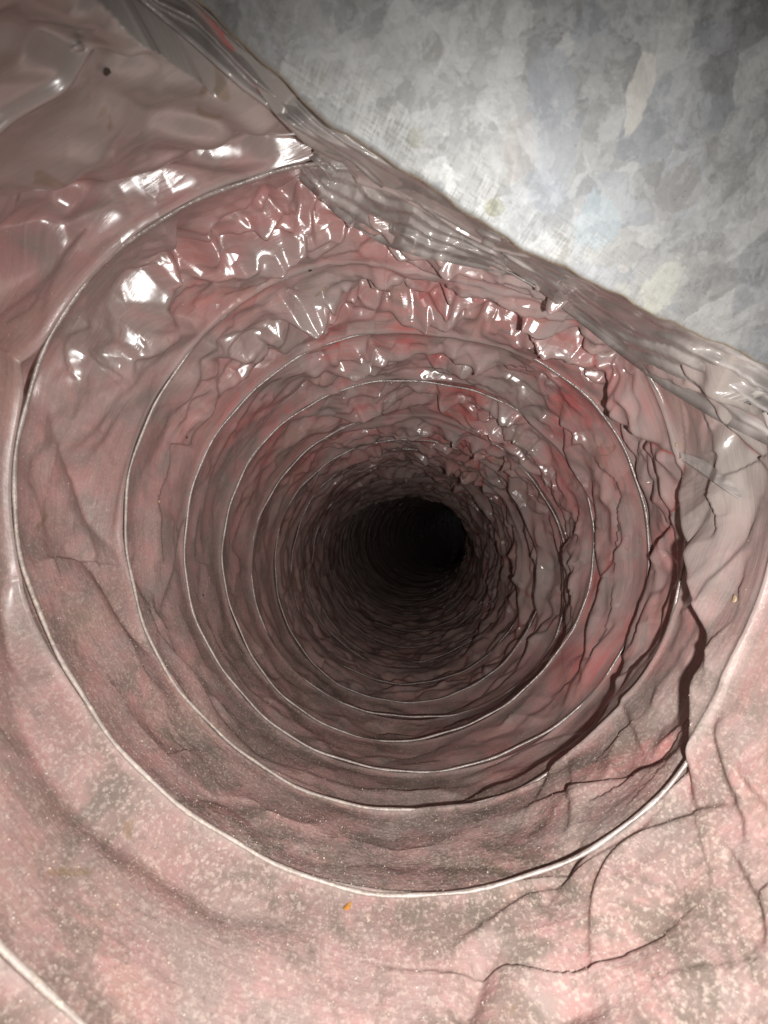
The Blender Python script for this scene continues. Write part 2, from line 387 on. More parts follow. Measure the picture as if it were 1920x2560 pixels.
for _ in range(6):
    near_ = zz < 2.4; Rn = Rr[near_]; Tn = T[near_]; Zn = Z[near_]; cx, cy = cen(Zn)
    Pn = np.stack([cx + Rn * np.cos(Tn), Zn, cy + Rn * np.sin(Tn)], -1)
    D = Pn @ nrm; drop = np.zeros_like(D); sc_ = np.ones_like(D)
    for _k in range(4):
        sc_ = (Pm @ nrm - drop) / np.minimum(D, -1e-3); Q = Pn * sc_[..., None] - Pm
        tq = Q @ ta_; wq = np.clip(Q @ tb_, -1.2, 1.6); drop = RHO * (1 - np.cos(np.clip(wq / RHO, -1.2, 1.2))) + .05 * tq * tq
    on = (wq > np.interp(tq, ts, wl) - .10) & (D < -1e-3) & (tq > ts[0] - .2) & (tq < ts[-1] + .2)
    lack = np.where(on, np.clip(sc_ + .035 - 1, 0, .6), 0)          # how far the film would poke through
    Rr[near_] = Rn + lack * 1.1
CUT = np.zeros(T.shape, bool); CUT[near_] = (wq > np.interp(tq, ts, wl) + .01) & (tq > ts[0]) & (tq < ts[-1] + .4) & (sc_ > .985)
CX, CY = cen(Z)
X = CX + Rr * np.cos(T); Y = CY + Rr * np.sin(T)
co = np.stack([X * S, Z * S, Y * S], -1).reshape(-1, 3)
# slack folds hang over a little: push raised film deeper so its lip overlaps
co[:, 1] += (LIFT ** 3 * .022 * S).reshape(-1)
idx = np.arange(NT * NZ).reshape(NZ, NT); a = idx[:-1]; b = idx[1:]
a2 = np.roll(a, -1, 1); b2 = np.roll(b, -1, 1)
faces = np.stack([a, b, b2, a2], -1).reshape(-1, 4)
faces = faces[~CUT.reshape(-1)[faces].any(1)]      # the liner is trimmed off in front of the sheet

def np_mesh(name, co, faces):
    me = bpy.data.meshes.new(name); nf, k = faces.shape
    me.vertices.add(len(co)); me.vertices.foreach_set('co', co.astype(np.float32).ravel())
    me.loops.add(nf * k); me.loops.foreach_set('vertex_index', faces.astype(np.int32).ravel())
    me.polygons.add(nf); me.polygons.foreach_set('loop_start', np.arange(0, nf * k, k, dtype=np.int32))
    me.polygons.foreach_set('loop_total', np.full(nf, k, dtype=np.int32))
    me.update(calc_edges=True); return me
def attr(me, name, arr):
    at = me.attributes.new(name, 'FLOAT', 'POINT'); at.data.foreach_set('value', np.ascontiguousarray(arr, dtype=np.float32).ravel())
def smooth(me, on=True): me.polygons.foreach_set('use_smooth', np.full(len(me.polygons), on)); me.update()
def link(name, me, mat=None, parent=None, loc=None, **props):
    o = bpy.data.objects.new(name, me); COL.objects.link(o)
    if mat is not None and not me.materials: me.materials.append(mat)
    if parent is not None: o.parent = parent
    if loc is not None: o.location = loc
    for k, v in props.items(): o[k] = v
    return o

# ------------------------------------------------------------------ materials
class NT_:
    def __init__(s, name):
        s.m = bpy.data.materials.new(name); s.m.use_nodes = True; s.t = s.m.node_tree; s.n = s.t.nodes
        s.b = s.n['Principled BSDF']
    def new(s, ty, **k):
        n = s.n.new(ty)
        for a_, v in k.items(): setattr(n, a_, v)
        return n
    def set(s, sock, v):
        if isinstance(v, bpy.types.NodeSocket): s.t.links.new(v, sock)
        elif isinstance(v, tuple) and len(v) == 3 and sock.type == 'RGBA': sock.default_value = v + (1,)
        else: sock.default_value = v
    def math(s, op, a_, b_=None, c=None, clamp=False):
        n = s.new('ShaderNodeMath', operation=op); n.use_clamp = clamp
        for i, v in enumerate((a_, b_, c)):
            if v is not None: s.set(n.inputs[i], v)
        return n.outputs[0]
    def mix(s, f, a_, b_, bt='MIX'):
        n = s.new('ShaderNodeMix', data_type='RGBA', blend_type=bt)
        s.set(n.inputs[0], f); s.set(n.inputs[6], a_); s.set(n.inputs[7], b_); return n.outputs[2]
    def ramp(s, v, lo_, hi, a_=0., b_=1.):
        n = s.new('ShaderNodeMapRange', interpolation_type='SMOOTHSTEP'); s.set(n.inputs[0], v)
        for i, q in enumerate((lo_, hi, a_, b_)): n.inputs[i + 1].default_value = q
        return n.outputs[0]
    def noise(s, vec, sc, det=4., ro=.55, dist=0.):
        n = s.new('ShaderNodeTexNoise'); s.set(n.inputs['Vector'], vec)
        n.inputs['Scale'].default_value = sc; n.inputs['Detail'].default_value = det; n.inputs['Roughness'].default_value = ro
        n.inputs['Distortion'].default_value = dist; return n.outputs['Fac']
    def voro(s, vec, sc, feat='F1', out='Distance', rnd=1.):
        n = s.new('ShaderNodeTexVoronoi', feature=feat); s.set(n.inputs['Vector'], vec); n.inputs['Scale'].default_value = sc
        n.inputs['Randomness'].default_value = rnd; return n.outputs[out]
    def att(s, name): n = s.new('ShaderNodeAttribute', attribute_name=name); return n.outputs['Fac']
    def vec(s, x, y, z):
        n = s.new('ShaderNodeCombineXYZ')
        for i, v in enumerate((x, y, z)): s.set(n.inputs[i], v)
        return n.outputs[0]
    def obj(s): return s.new('ShaderNodeTexCoord').outputs['Object']
    def scale(s, v, sc):
        n = s.new('ShaderNodeMapping'); s.set(n.inputs[0], v); n.inputs['Scale'].default_value = sc; return n.outputs[0]
    def bump(s, h, st, dist, nrm=None):
        n = s.new('ShaderNodeBump'); n.inputs['Strength'].default_value = st; n.inputs['Distance'].default_value = dist
        s.set(n.inputs['Height'], h)
        if nrm is not None: s.set(n.inputs['Normal'], nrm)
        return n.outputs[0]

def film_material():
    k = NT_('plastic_film_over_pink_insulation'); ob = k.obj()
    ta, za = k.att('around'), k.att('along')
    big = k.noise(ob, 22, 3, .6, .6)
    mid = k.noise(ob, 75, 4, .6, .8)
    strand = k.noise(k.vec(k.math('MULTIPLY', ta, 3.2), k.math('MULTIPLY', za, 42.), k.math('MULTIPLY', big, 1.5)), 1., 5, .62, .35)
    strand2 = k.noise(k.vec(k.math('MULTIPLY', ta, 7.), k.math('MULTIPLY', za, 130.), 3.), 1., 3, .6, .2)
    grey = (.38, .295, .27); pink = (.56, .30, .29); red = (.62, .16, .155); tan = (.43, .32, .245)
    lg = k.new('ShaderNodeVectorMath', operation='MULTIPLY_ADD'); jn0 = k.new('ShaderNodeTexNoise'); k.set(jn0.inputs['Vector'], ob); jn0.inputs['Scale'].default_value = 90
    k.set(lg.inputs[0], jn0.outputs['Color']); lg.inputs[1].default_value = (.006, .006, .006); k.set(lg.inputs[2], ob)
    sep = k.new('ShaderNodeSeparateColor'); k.set(sep.inputs[0], k.voro(k.scale(lg.outputs[0], (1, 1.3, 1)), 75, 'F1', 'Color')); cellr = sep.outputs[2]
    sep2 = k.new('ShaderNodeSeparateColor'); k.set(sep2.inputs[0], k.voro(k.scale(lg.outputs[0], (1, 1.5, 1)), 190, 'F1', 'Color'))
    c = k.mix(k.ramp(k.math('ADD', k.math('MULTIPLY', mid, .5), k.math('MULTIPLY', big, .5)), .36, .62), grey, pink)
    c = k.mix(k.math('MULTIPLY', k.ramp(big, .5, .68), .55), c, tan)
    redm = k.math('MULTIPLY', k.ramp(k.math('ADD', k.math('MULTIPLY', strand, .35), k.math('MULTIPLY', k.noise(ob, 26, 2, .5, .2), .65)), .42, .66), k.math('MULTIPLY', k.att('reddish'), 1.15))
    c = k.mix(k.math('MINIMUM', k.math('MULTIPLY', redm, k.ramp(big, .36, .55)), 1.), c, red)
    c = k.mix(k.math('MULTIPLY', k.ramp(strand2, .45, .75), .35), c, (.62, .47, .45))
    c = k.mix(k.math('MULTIPLY', k.ramp(strand, .52, .34), k.math('ADD', .2, k.math('MULTIPLY', k.att('reddish'), .3))), c, (.25, .17, .155))
    loose = k.math('MULTIPLY', k.math('ADD', k.ramp(cellr, .3, .9), 0.), k.math('MULTIPLY', k.att('crumpled'), .25), clamp=True)
    c = k.mix(loose, c, (.55, .45, .43))
    # film lifted clear of the insulation reads greyer and paler
    c = k.mix(k.math('MULTIPLY', k.att('lifted'), .62), c, (.47, .42, .40))
    c = k.mix(k.att('greyfilm'), c, (.43, .39, .36))
    c = k.mix(k.math('MULTIPLY', k.att('deep'), .5), c, (.40, .28, .225))  # browner film deep in, its brightness lifted in the colour
    # insulation red painted along the folds, colouring their shadow lines
    c = k.mix(k.math('MULTIPLY', k.att('gap_shade'), .9), c, (.70, .09, .08))
    c = k.mix(k.math('MULTIPLY', k.att('ridge'), .45), c, (.58, .52, .49))
    c = k.mix(k.math('MULTIPLY', k.att('dusty'), .32), c, (.34, .27, .235))
    # settled dust
    du = k.att('dusty')
    fine = k.noise(ob, 900, 3, .7); coarse = k.noise(ob, 330, 3, .65, .3)
    blot = k.noise(ob, 45, 4, .65, 1.)
    grime = k.math('MULTIPLY', k.ramp(blot, .46, .62), du)
    c = k.mix(k.math('MULTIPLY', grime, .8), c, (.20, .165, .135))
    c = k.mix(k.math('MULTIPLY', k.att('wireside'), k.ramp(k.noise(ob, 60, 5, .7, .6), .36, .62, .15, .6)), c, (.15, .125, .105))
    v1_ = k.ramp(k.voro(ob, 620), .34, .12); v2_ = k.ramp(k.voro(ob, 240), .20, .07)
    sp = k.math('MAXIMUM', k.math('MULTIPLY', v1_, k.ramp(k.noise(ob, 90, 4, .7), .42, .62, 0., .7)), k.math('MULTIPLY', v2_, .4))
    sp = k.math('MAXIMUM', sp, k.math('MULTIPLY', k.ramp(fine, .50, .66), .55))
    c = k.mix(k.math('MULTIPLY', k.math('MULTIPLY', sp, du), .9), c, (.72, .60, .52))
    dk = k.ramp(coarse, .42, .32)
    c = k.mix(k.math('MULTIPLY', k.math('MULTIPLY', dk, du), .45), c, (.20, .155, .13))
    stain = k.ramp(k.noise(ob, 60, 2, .5, 2.), .70, .76)
    c = k.mix(k.math('MULTIPLY', stain, .45), c, (.25, .17, .08))
    c = k.mix(1., c, (.72, .72, .72), 'MULTIPLY')
    k.set(k.b.inputs['Base Color'], c)
    rough = k.math('ADD', .13, k.math('MULTIPLY', du, .55), clamp=True)
    rough = k.math('ADD', rough, k.math('MULTIPLY', mid, .10))
    k.set(k.b.inputs['Roughness'], rough); k.set(k.b.inputs['Coat Weight'], k.math('SUBTRACT', 1., k.math('MULTIPLY', du, 1.7), clamp=True))
    k.set(k.b.inputs['Specular IOR Level'], k.math('SUBTRACT', .5, k.math('MULTIPLY', du, .4), clamp=True))
    k.b.inputs['IOR'].default_value = 1.5
    k.b.inputs['Coat Roughness'].default_value = .24; k.b.inputs['Coat IOR'].default_value = 1.6
    h = k.math('ADD', k.math('MULTIPLY', strand2, .6), k.math('MULTIPLY', mid, .3))
    h2 = k.math('MULTIPLY', k.math('ADD', fine, coarse), du)
    # creased film: small flat panels, each tilted its own way
    def panels(vec, sc, amt, nrm_in):
        cs = k.new('ShaderNodeVectorMath', operation='SUBTRACT'); k.set(cs.inputs[0], k.voro(vec, sc, 'F1', 'Color')); cs.inputs[1].default_value = (.5, .80, .5)      # normals leaned towards the open end to catch more highlights
        ms = k.new('ShaderNodeVectorMath', operation='SCALE'); k.set(ms.inputs[0], cs.outputs[0]); k.set(ms.inputs['Scale'], amt)
        ad = k.new('ShaderNodeVectorMath', operation='ADD'); k.set(ad.inputs[0], nrm_in); k.set(ad.inputs[1], ms.outputs[0])
        nn = k.new('ShaderNodeVectorMath', operation='NORMALIZE'); k.set(nn.inputs[0], ad.outputs[0]); return nn.outputs[0]
    jn = k.new('ShaderNodeTexNoise'); k.set(jn.inputs['Vector'], ob); jn.inputs['Scale'].default_value = 90; jn.inputs['Detail'].default_value = 2
    wv_ = k.new('ShaderNodeVectorMath', operation='MULTIPLY_ADD'); k.set(wv_.inputs[0], jn.outputs['Color']); wv_.inputs[1].default_value = (.006, .006, .006); k.set(wv_.inputs[2], ob)
    pv = wv_.outputs[0]; cr_ = k.math('MULTIPLY', k.att('crumpled'), .6)
    pat = k.ramp(k.noise(ob, 55, 3, .6), .44, .60)
    geo = k.new('ShaderNodeNewGeometry').outputs['Normal']
    nA = panels(k.scale(pv, (1, 1.3, 1)), 75, k.math('MULTIPLY', k.math('MULTIPLY', cr_, k.math('ADD', k.math('MULTIPLY', pat, .7), .3)), 2.0), geo)
    nB = panels(k.scale(pv, (1, 1.5, 1)), 190, k.math('MULTIPLY', k.math('MULTIPLY', cr_, pat), .6), nA)
    nS = k.new('ShaderNodeMix', data_type='VECTOR'); nS.inputs[0].default_value = .12; k.set(nS.inputs[4], geo); k.set(nS.inputs[5], nB)
    n1 = k.bump(h, .22, .0010, nS.outputs[1])
    n2 = k.bump(h2, .5, .0006, n1)
    k.set(k.b.inputs['Normal'], n2)
    k.set(k.b.inputs['Coat Normal'], nB)
    return k.m
M_film = film_material()

def wire_material():
    k = NT_('film_sleeved_wire'); ob = k.obj()
    n_ = k.noise(ob, 160, 4, .65); d = k.att('dusty')
    c = k.mix(k.ramp(n_, .4, .62), (.24, .195, .18), (.40, .345, .325))
    c = k.mix(k.math('MULTIPLY', k.ramp(k.noise(ob, 700, 2, .6), .5, .66), k.math('MULTIPLY', d, .6)), c, (.70, .60, .46))
    c = k.mix(k.math('MULTIPLY', d, .35), c, (.38, .32, .27))
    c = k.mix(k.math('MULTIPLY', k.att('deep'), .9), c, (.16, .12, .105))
    k.set(k.b.inputs['Base Color'], c)
    k.set(k.b.inputs['Roughness'], k.math('ADD', .2, k.math('MULTIPLY', d, .40)))
    k.b.inputs['Specular IOR Level'].default_value = .9
    k.set(k.b.inputs['Normal'], k.bump(k.noise(ob, 420, 3, .6), .5, .0008))
    return k.m
M_wire = wire_material()

# ------------------------------------------------------------------ flexible duct
duct = bpy.data.objects.new('flexible_duct', None); COL.objects.link(duct)
duct.location = (0, ZA * S, -S)
duct['label'] = 'crumpled pinkish plastic lined flexible duct running away into darkness'
duct['category'] = 'duct'
def child(name, me, mat, parent=duct, **pr):
    o = link(name, me, mat, parent, **pr)
    o.matrix_parent_inverse = parent.matrix_world.inverted() if False else __import__('mathutils').Matrix.Translation(-parent.location)
    return o
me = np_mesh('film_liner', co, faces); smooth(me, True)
attr(me, 'around', np.mod(T - math.radians(45), TAU)); attr(me, 'along', Z)
attr(me, 'gap_shade', np.clip(GAP_SHADE, 0, 1)); attr(me, 'lifted', np.clip(LIFT * .8 + sstep(.0, .10, H + .01) * .5, 0, 1))
# the fibreglass shows reddest along the upper side between the second and the sixth turn
reddish = gauss_t(Tm, math.radians(80), 1.0) * sstep(1.2, 1.7, Z) * (1 - sstep(2.6, 4.5, Z)) + .75 * gauss_t(Tm, math.radians(-15), .8) * (1 - sstep(2., 3.4, Z)) + .15
reddish *= .8 + .35 * sstep(1.0, 1.4, Z)
attr(me, 'reddish', np.clip(reddish, 0, 1))
dusty = gauss_t(Tm, math.radians(235), 1.15) * (1 - .55 * sstep(2., 6., Z)) * (.8 + .2 * vnoise(Tm / TAU * 9, Z * 3, 9, 91)) + .8 * gauss_t(Tm, math.radians(305), .6) * (1 - sstep(1.2, 2.2, Z))
attr(me, 'dusty', np.clip(dusty, 0, 1))
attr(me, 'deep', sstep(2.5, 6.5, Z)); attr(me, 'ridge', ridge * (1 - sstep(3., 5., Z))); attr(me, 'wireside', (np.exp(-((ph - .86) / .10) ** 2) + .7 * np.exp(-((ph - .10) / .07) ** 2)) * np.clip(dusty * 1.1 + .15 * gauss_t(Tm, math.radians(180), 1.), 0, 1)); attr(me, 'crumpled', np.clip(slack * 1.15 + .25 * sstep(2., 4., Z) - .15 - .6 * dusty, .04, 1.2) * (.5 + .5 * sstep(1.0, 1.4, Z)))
d_edge = np.clip((X / Z * 1.0 * F + PX), -1e5, 1e5)
greyf = np.maximum(GREY, .62 * gauss_t(Tm, math.radians(28), .50) * (1 - sstep(1.20, 1.45, Z + .08 * np.sin(T * 5))))
greyf = np.maximum(greyf, .8 * gauss_t(Tm, math.radians(122), .5) * (1 - sstep(.85, 1.05, Z)))
attr(me, 'greyfilm', np.clip(greyf, 0, 1))
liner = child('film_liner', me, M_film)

# film drawn tight over the metal edge: strips of clear, doubled-over film, hem tucked under
def liner_depth(u, v):
    a_, b_ = (u - PX) / F, (PY - v) / F
    z = np.linspace(.45, 2.6, 900); cx, cy = cen(z); Xq, Yq = a_ * z - cx, b_ * z - cy; th = np.arctan2(Yq, Xq)
    fj = np.clip(np.searchsorted(zz, z), 0, NZ - 1); fi = np.round(np.mod(th - math.radians(45), TAU) / TAU * NT).astype(int) % NT
    hit = np.where(np.hypot(Xq, Yq) > Rr[fj, fi])[0]
    return z[hit[0]] if len(hit) else 1.6
def resample(pl, n):
    pl = np.array(pl, float); d = np.r_[0, np.cumsum(np.hypot(*np.diff(pl, axis=0).T))]; t = np.linspace(0, d[-1], n)
    o = np.stack([np.interp(t, d, pl[:, 0]), np.interp(t, d, pl[:, 1])], 1)
    kk = np.hanning(9); kk /= kk.sum()
    return np.stack([np.convolve(np.pad(o[:, c], 4, mode='reflect', reflect_type='odd'), kk, 'valid') for c in (0, 1)], 1)
def film_strip(upper, lower, seed, lift=.02, pleats=3, amp=.012, top_metal=True):
    n, m = 220, 30; U, L = resample(upper, n), resample(lower, n)
    kk = np.hanning(25); kk /= kk.sum()
    dl = np.array([liner_depth(*p) for p in L]) - lift
    dl = np.convolve(np.pad(dl, 12, mode='edge'), kk, 'valid')
    if top_metal:
        du = []
        for p in U:
            t_, w_ = metal_uv(*p); du.append(metal_pt(t_, w_)[1] + .035)
        du = np.array(du)
    else:
        du = np.array([liner_depth(*p) for p in U]) - lift * .3
        du = np.convolve(np.pad(du, 12, mode='edge'), kk, 'valid')
    v = np.linspace(0, 1, m); V, Uu = np.meshgrid(v, np.linspace(0, 1, n))
    q = V * pleats + .55 * facet(Uu * 9 + seed, V * 1.5, 1000, seed) + .3 * np.sin(Uu * 7 + seed)
    fq = q - np.floor(q); tri = np.where(fq < .72, fq / .72, (1 - fq) / .28)
    off = amp * (tri - .5) + amp * .6 * facet(Uu * 8 + V * 2, V * 3 + Uu * 3, 1000, seed + 3) + amp * .2 * facet(Uu * 18, V * 5, 1000, seed + 4)
    off *= np.sin(np.pi * np.clip(V * .94 + .03, 0, 1)) ** .5
    pts = np.zeros((n, m, 3))
    for j in range(m):
        f = v[j]; hem = max(0, (f - .90) / .10)
        px = U + (L - U) * (f if f < .93 else .93 + (.07 if hem < .6 else .04))
        dep = du + (dl - du) * f - off[:, j] + hem ** 2 * .035
        if top_metal: dep = np.maximum(dep, du - .5 * f + .0)
        pts[:, j, 0] = (px[:, 0] - PX) / F * dep; pts[:, j, 1] = dep; pts[:, j, 2] = (PY - px[:, 1]) / F * dep
    ii = np.arange(n * m).reshape(n, m)
    fc = np.stack([ii[:-1, :-1], ii[:-1, 1:], ii[1:, 1:], ii[1:, :-1]], -1).reshape(-1, 4)
    me_ = np_mesh('film_fold', (pts * S).reshape(-1, 3), fc); smooth(me_); return me_
def strip_material():
    k = NT_('clear_doubled_film'); ob = k.obj()
    n_ = k.noise(ob, 60, 4, .6, .8)
    k.set(k.b.inputs['Base Color'], k.mix(k.ramp(n_, .38, .64), (.30, .275, .26), (.46, .425, .405)))
    k.b.inputs['Roughness'].default_value = .30; k.b.inputs['Coat Weight'].default_value = 1.; k.b.inputs['Coat Roughness'].default_value = .14
    k.set(k.b.inputs['Alpha'], k.ramp(k.noise(ob, 40, 3, .6), .3, .7, .74, .96))
    return k.m
M_strip = strip_material()
E_ = [(u - 4, v - 0) for u, v in EDGE]
def edge_between(a_, b_, du_=9, dv_=-9): return [(u + du_, v + dv_) for u, v in EDGE if a_ <= u <= b_]
child('film_fold', film_strip(edge_between(330, 1290), [(250,-90),(347,0),(480,110),(608,226),(752,330),(880,405),(975,490),(1105,560),(1203,610),(1280,640)], 1, .03, 2.6, .026), M_strip)
child('film_fold', film_strip([(790,370),(880,400),(960,455),(1105,540),(1250,625),(1345,690)], [(740,440),(856,550),(960,613),(1047,642),(1191,671),(1284,690),(1375,742)], 5, .025, 4.6, .036, False), M_strip)
child('film_fold', film_strip(edge_between(1190, 2100), [(1180,605),(1319,705),(1423,785),(1530,870),(1660,970),(1790,1050),(1930,1120),(2060,1180)], 9, .02, 4.2, .034), M_strip)
child('film_fold', film_strip([(1700,1130),(1760,1150),(1820,1195),(1858,1238)], [(1702,1148),(1755,1185),(1810,1225),(1850,1250)], 13, .03, .8, .002, False), M_strip)

# wire turns: each a tube following the wall, slightly proud of it
def ring_mesh(n, rw):
    nt, k = (420, 8) if n < 8 else ((220, 6) if n < 20 else (120, 5))
    th = np.linspace(0, TAU, nt, endpoint=False)
    z = RZ[n] + .012 * np.sin(th * 2 + n) + (0 if n < 8 else .02) * np.sin(th + n * 1.9)
    r = rad(th, z) - (.0075 if n < 7 else .008) + .0035 * np.sin(th * 9 + n * 2.1) * (1 if n < 8 else 1.5) + (.007 * np.sin(th * 3 + n * 2.7) + .004 * np.sin(th * 5 + n)) * min(1, max(0, n - 3) * .35) + .002 * np.sin(th * 23 + n)
    if 5.5 < z.mean() < 8.5: r = r - (gauss_t(th, math.radians(92), .75) * .10)
    fj = np.argmin(np.abs(zz[:, None] - z[None]), 0); fi = np.round(np.mod(th - math.radians(45), TAU) / TAU * NT).astype(int) % NT
    fr = Rr[fj, fi]; kk = np.hanning(23); kk /= kk.sum(); fr = np.convolve(np.concatenate([fr[-11:], fr, fr[:11]]), kk, 'valid')
    if n == 1: r = r + .06 * gauss_t(th, math.radians(118), .45) ** .5
    r = np.where(fr > r + .03, fr + (.04 if n == 1 else -.03), r)
    cx, cy = cen(z)
    cxy = np.stack([cx + r * np.cos(th), cy + r * np.sin(th)], 1)
    pa = np.linspace(0, TAU, k, endpoint=False)
    rr = rw * (1 + .16 * np.sin(th * 31 + n * 1.7) * np.sin(th * 7 + n))
    out = np.zeros((nt, k, 3))
    for i, p in enumerate(pa):
        rad_ = math.cos(p) * rr; ax = math.sin(p) * rr * 1.25
        out[:, i, 0] = cxy[:, 0] + rad_ * np.cos(th); out[:, i, 2] = cxy[:, 1] + rad_ * np.sin(th); out[:, i, 1] = z + ax
    c_ = (out * S).reshape(-1, 3); ix = np.arange(nt * k).reshape(nt, k)
    A_ = ix; B_ = np.roll(ix, -1, 0); f = np.stack([A_, np.roll(A_, -1, 1), np.roll(B_, -1, 1), B_], -1).reshape(-1, 4)
    me = np_mesh('wire_turn', c_, f); smooth(me)
    du = gauss_t(th, math.radians(225), 1.2) * (1.0 if n < 4 else .45)
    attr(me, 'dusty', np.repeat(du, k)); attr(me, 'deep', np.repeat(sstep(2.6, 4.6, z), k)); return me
n = 1
while RZ[n] < 24:
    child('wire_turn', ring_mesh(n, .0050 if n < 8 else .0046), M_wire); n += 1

# ------------------------------------------------------------------ the sheet's mesh
top = np.zeros((len(ts), NWM, 3)); flat = np.zeros((len(ts), NWM, 2))
for i, t in enumerate(ts):
    for j in range(NWM):
        wv = wl[i] + (WMAX - wl[i]) * (j / (NWM - 1)) ** 1.3
        dent = .004 * math.sin(t * 5 + 1) * math.sin(wv * 4 + .5) + .002 * math.sin(t * 13 + wv * 7)
        if j == 0: dent -= .006
        top[i, j] = metal_pt(t, wv) + nrm * dent; flat[i, j] = (t, wv)
bot = top - nrm * THK
ix = np.arange(len(ts) * NWM).reshape(len(ts), NWM)
fs = np.stack([ix[:-1, :-1], ix[1:, :-1], ix[1:, 1:], ix[:-1, 1:]], -1).reshape(-1, 4)
NB = len(ts) * NWM
rim = np.concatenate([ix[:, 0], ix[-1, 1:], ix[-1, ::-1][1:], ix[::-1, 0][:0]])
b1, b2_ = ix[:-1, 0], ix[1:, 0]
side = [np.stack([b2_, b1, b1 + NB, b2_ + NB], -1)]
b1, b2_ = ix[0, :-1], ix[0, 1:]; side.append(np.stack([b1, b2_, b2_ + NB, b1 + NB], -1))
b1, b2_ = ix[-1, :-1], ix[-1, 1:]; side.append(np.stack([b2_, b1, b1 + NB, b2_ + NB], -1))
b1, b2_ = ix[:-1, -1], ix[1:, -1]; side.append(np.stack([b1, b2_, b2_ + NB, b1 + NB], -1))
fm = np.concatenate([fs, fs[:, ::-1] + NB] + side)
cm = np.concatenate([top.reshape(-1, 3), bot.reshape(-1, 3)]) * S
mm = np_mesh('sheet_metal_collar', cm, fm); smooth(mm)
fl = np.concatenate([flat.reshape(-1, 2)] * 2)
attr(mm, 'ft', fl[:, 0]); attr(mm, 'fw', fl[:, 1])
we = np.repeat(wl, NWM); attr(mm, 'fedge', np.concatenate([flat[..., 1].ravel() - we] * 2))

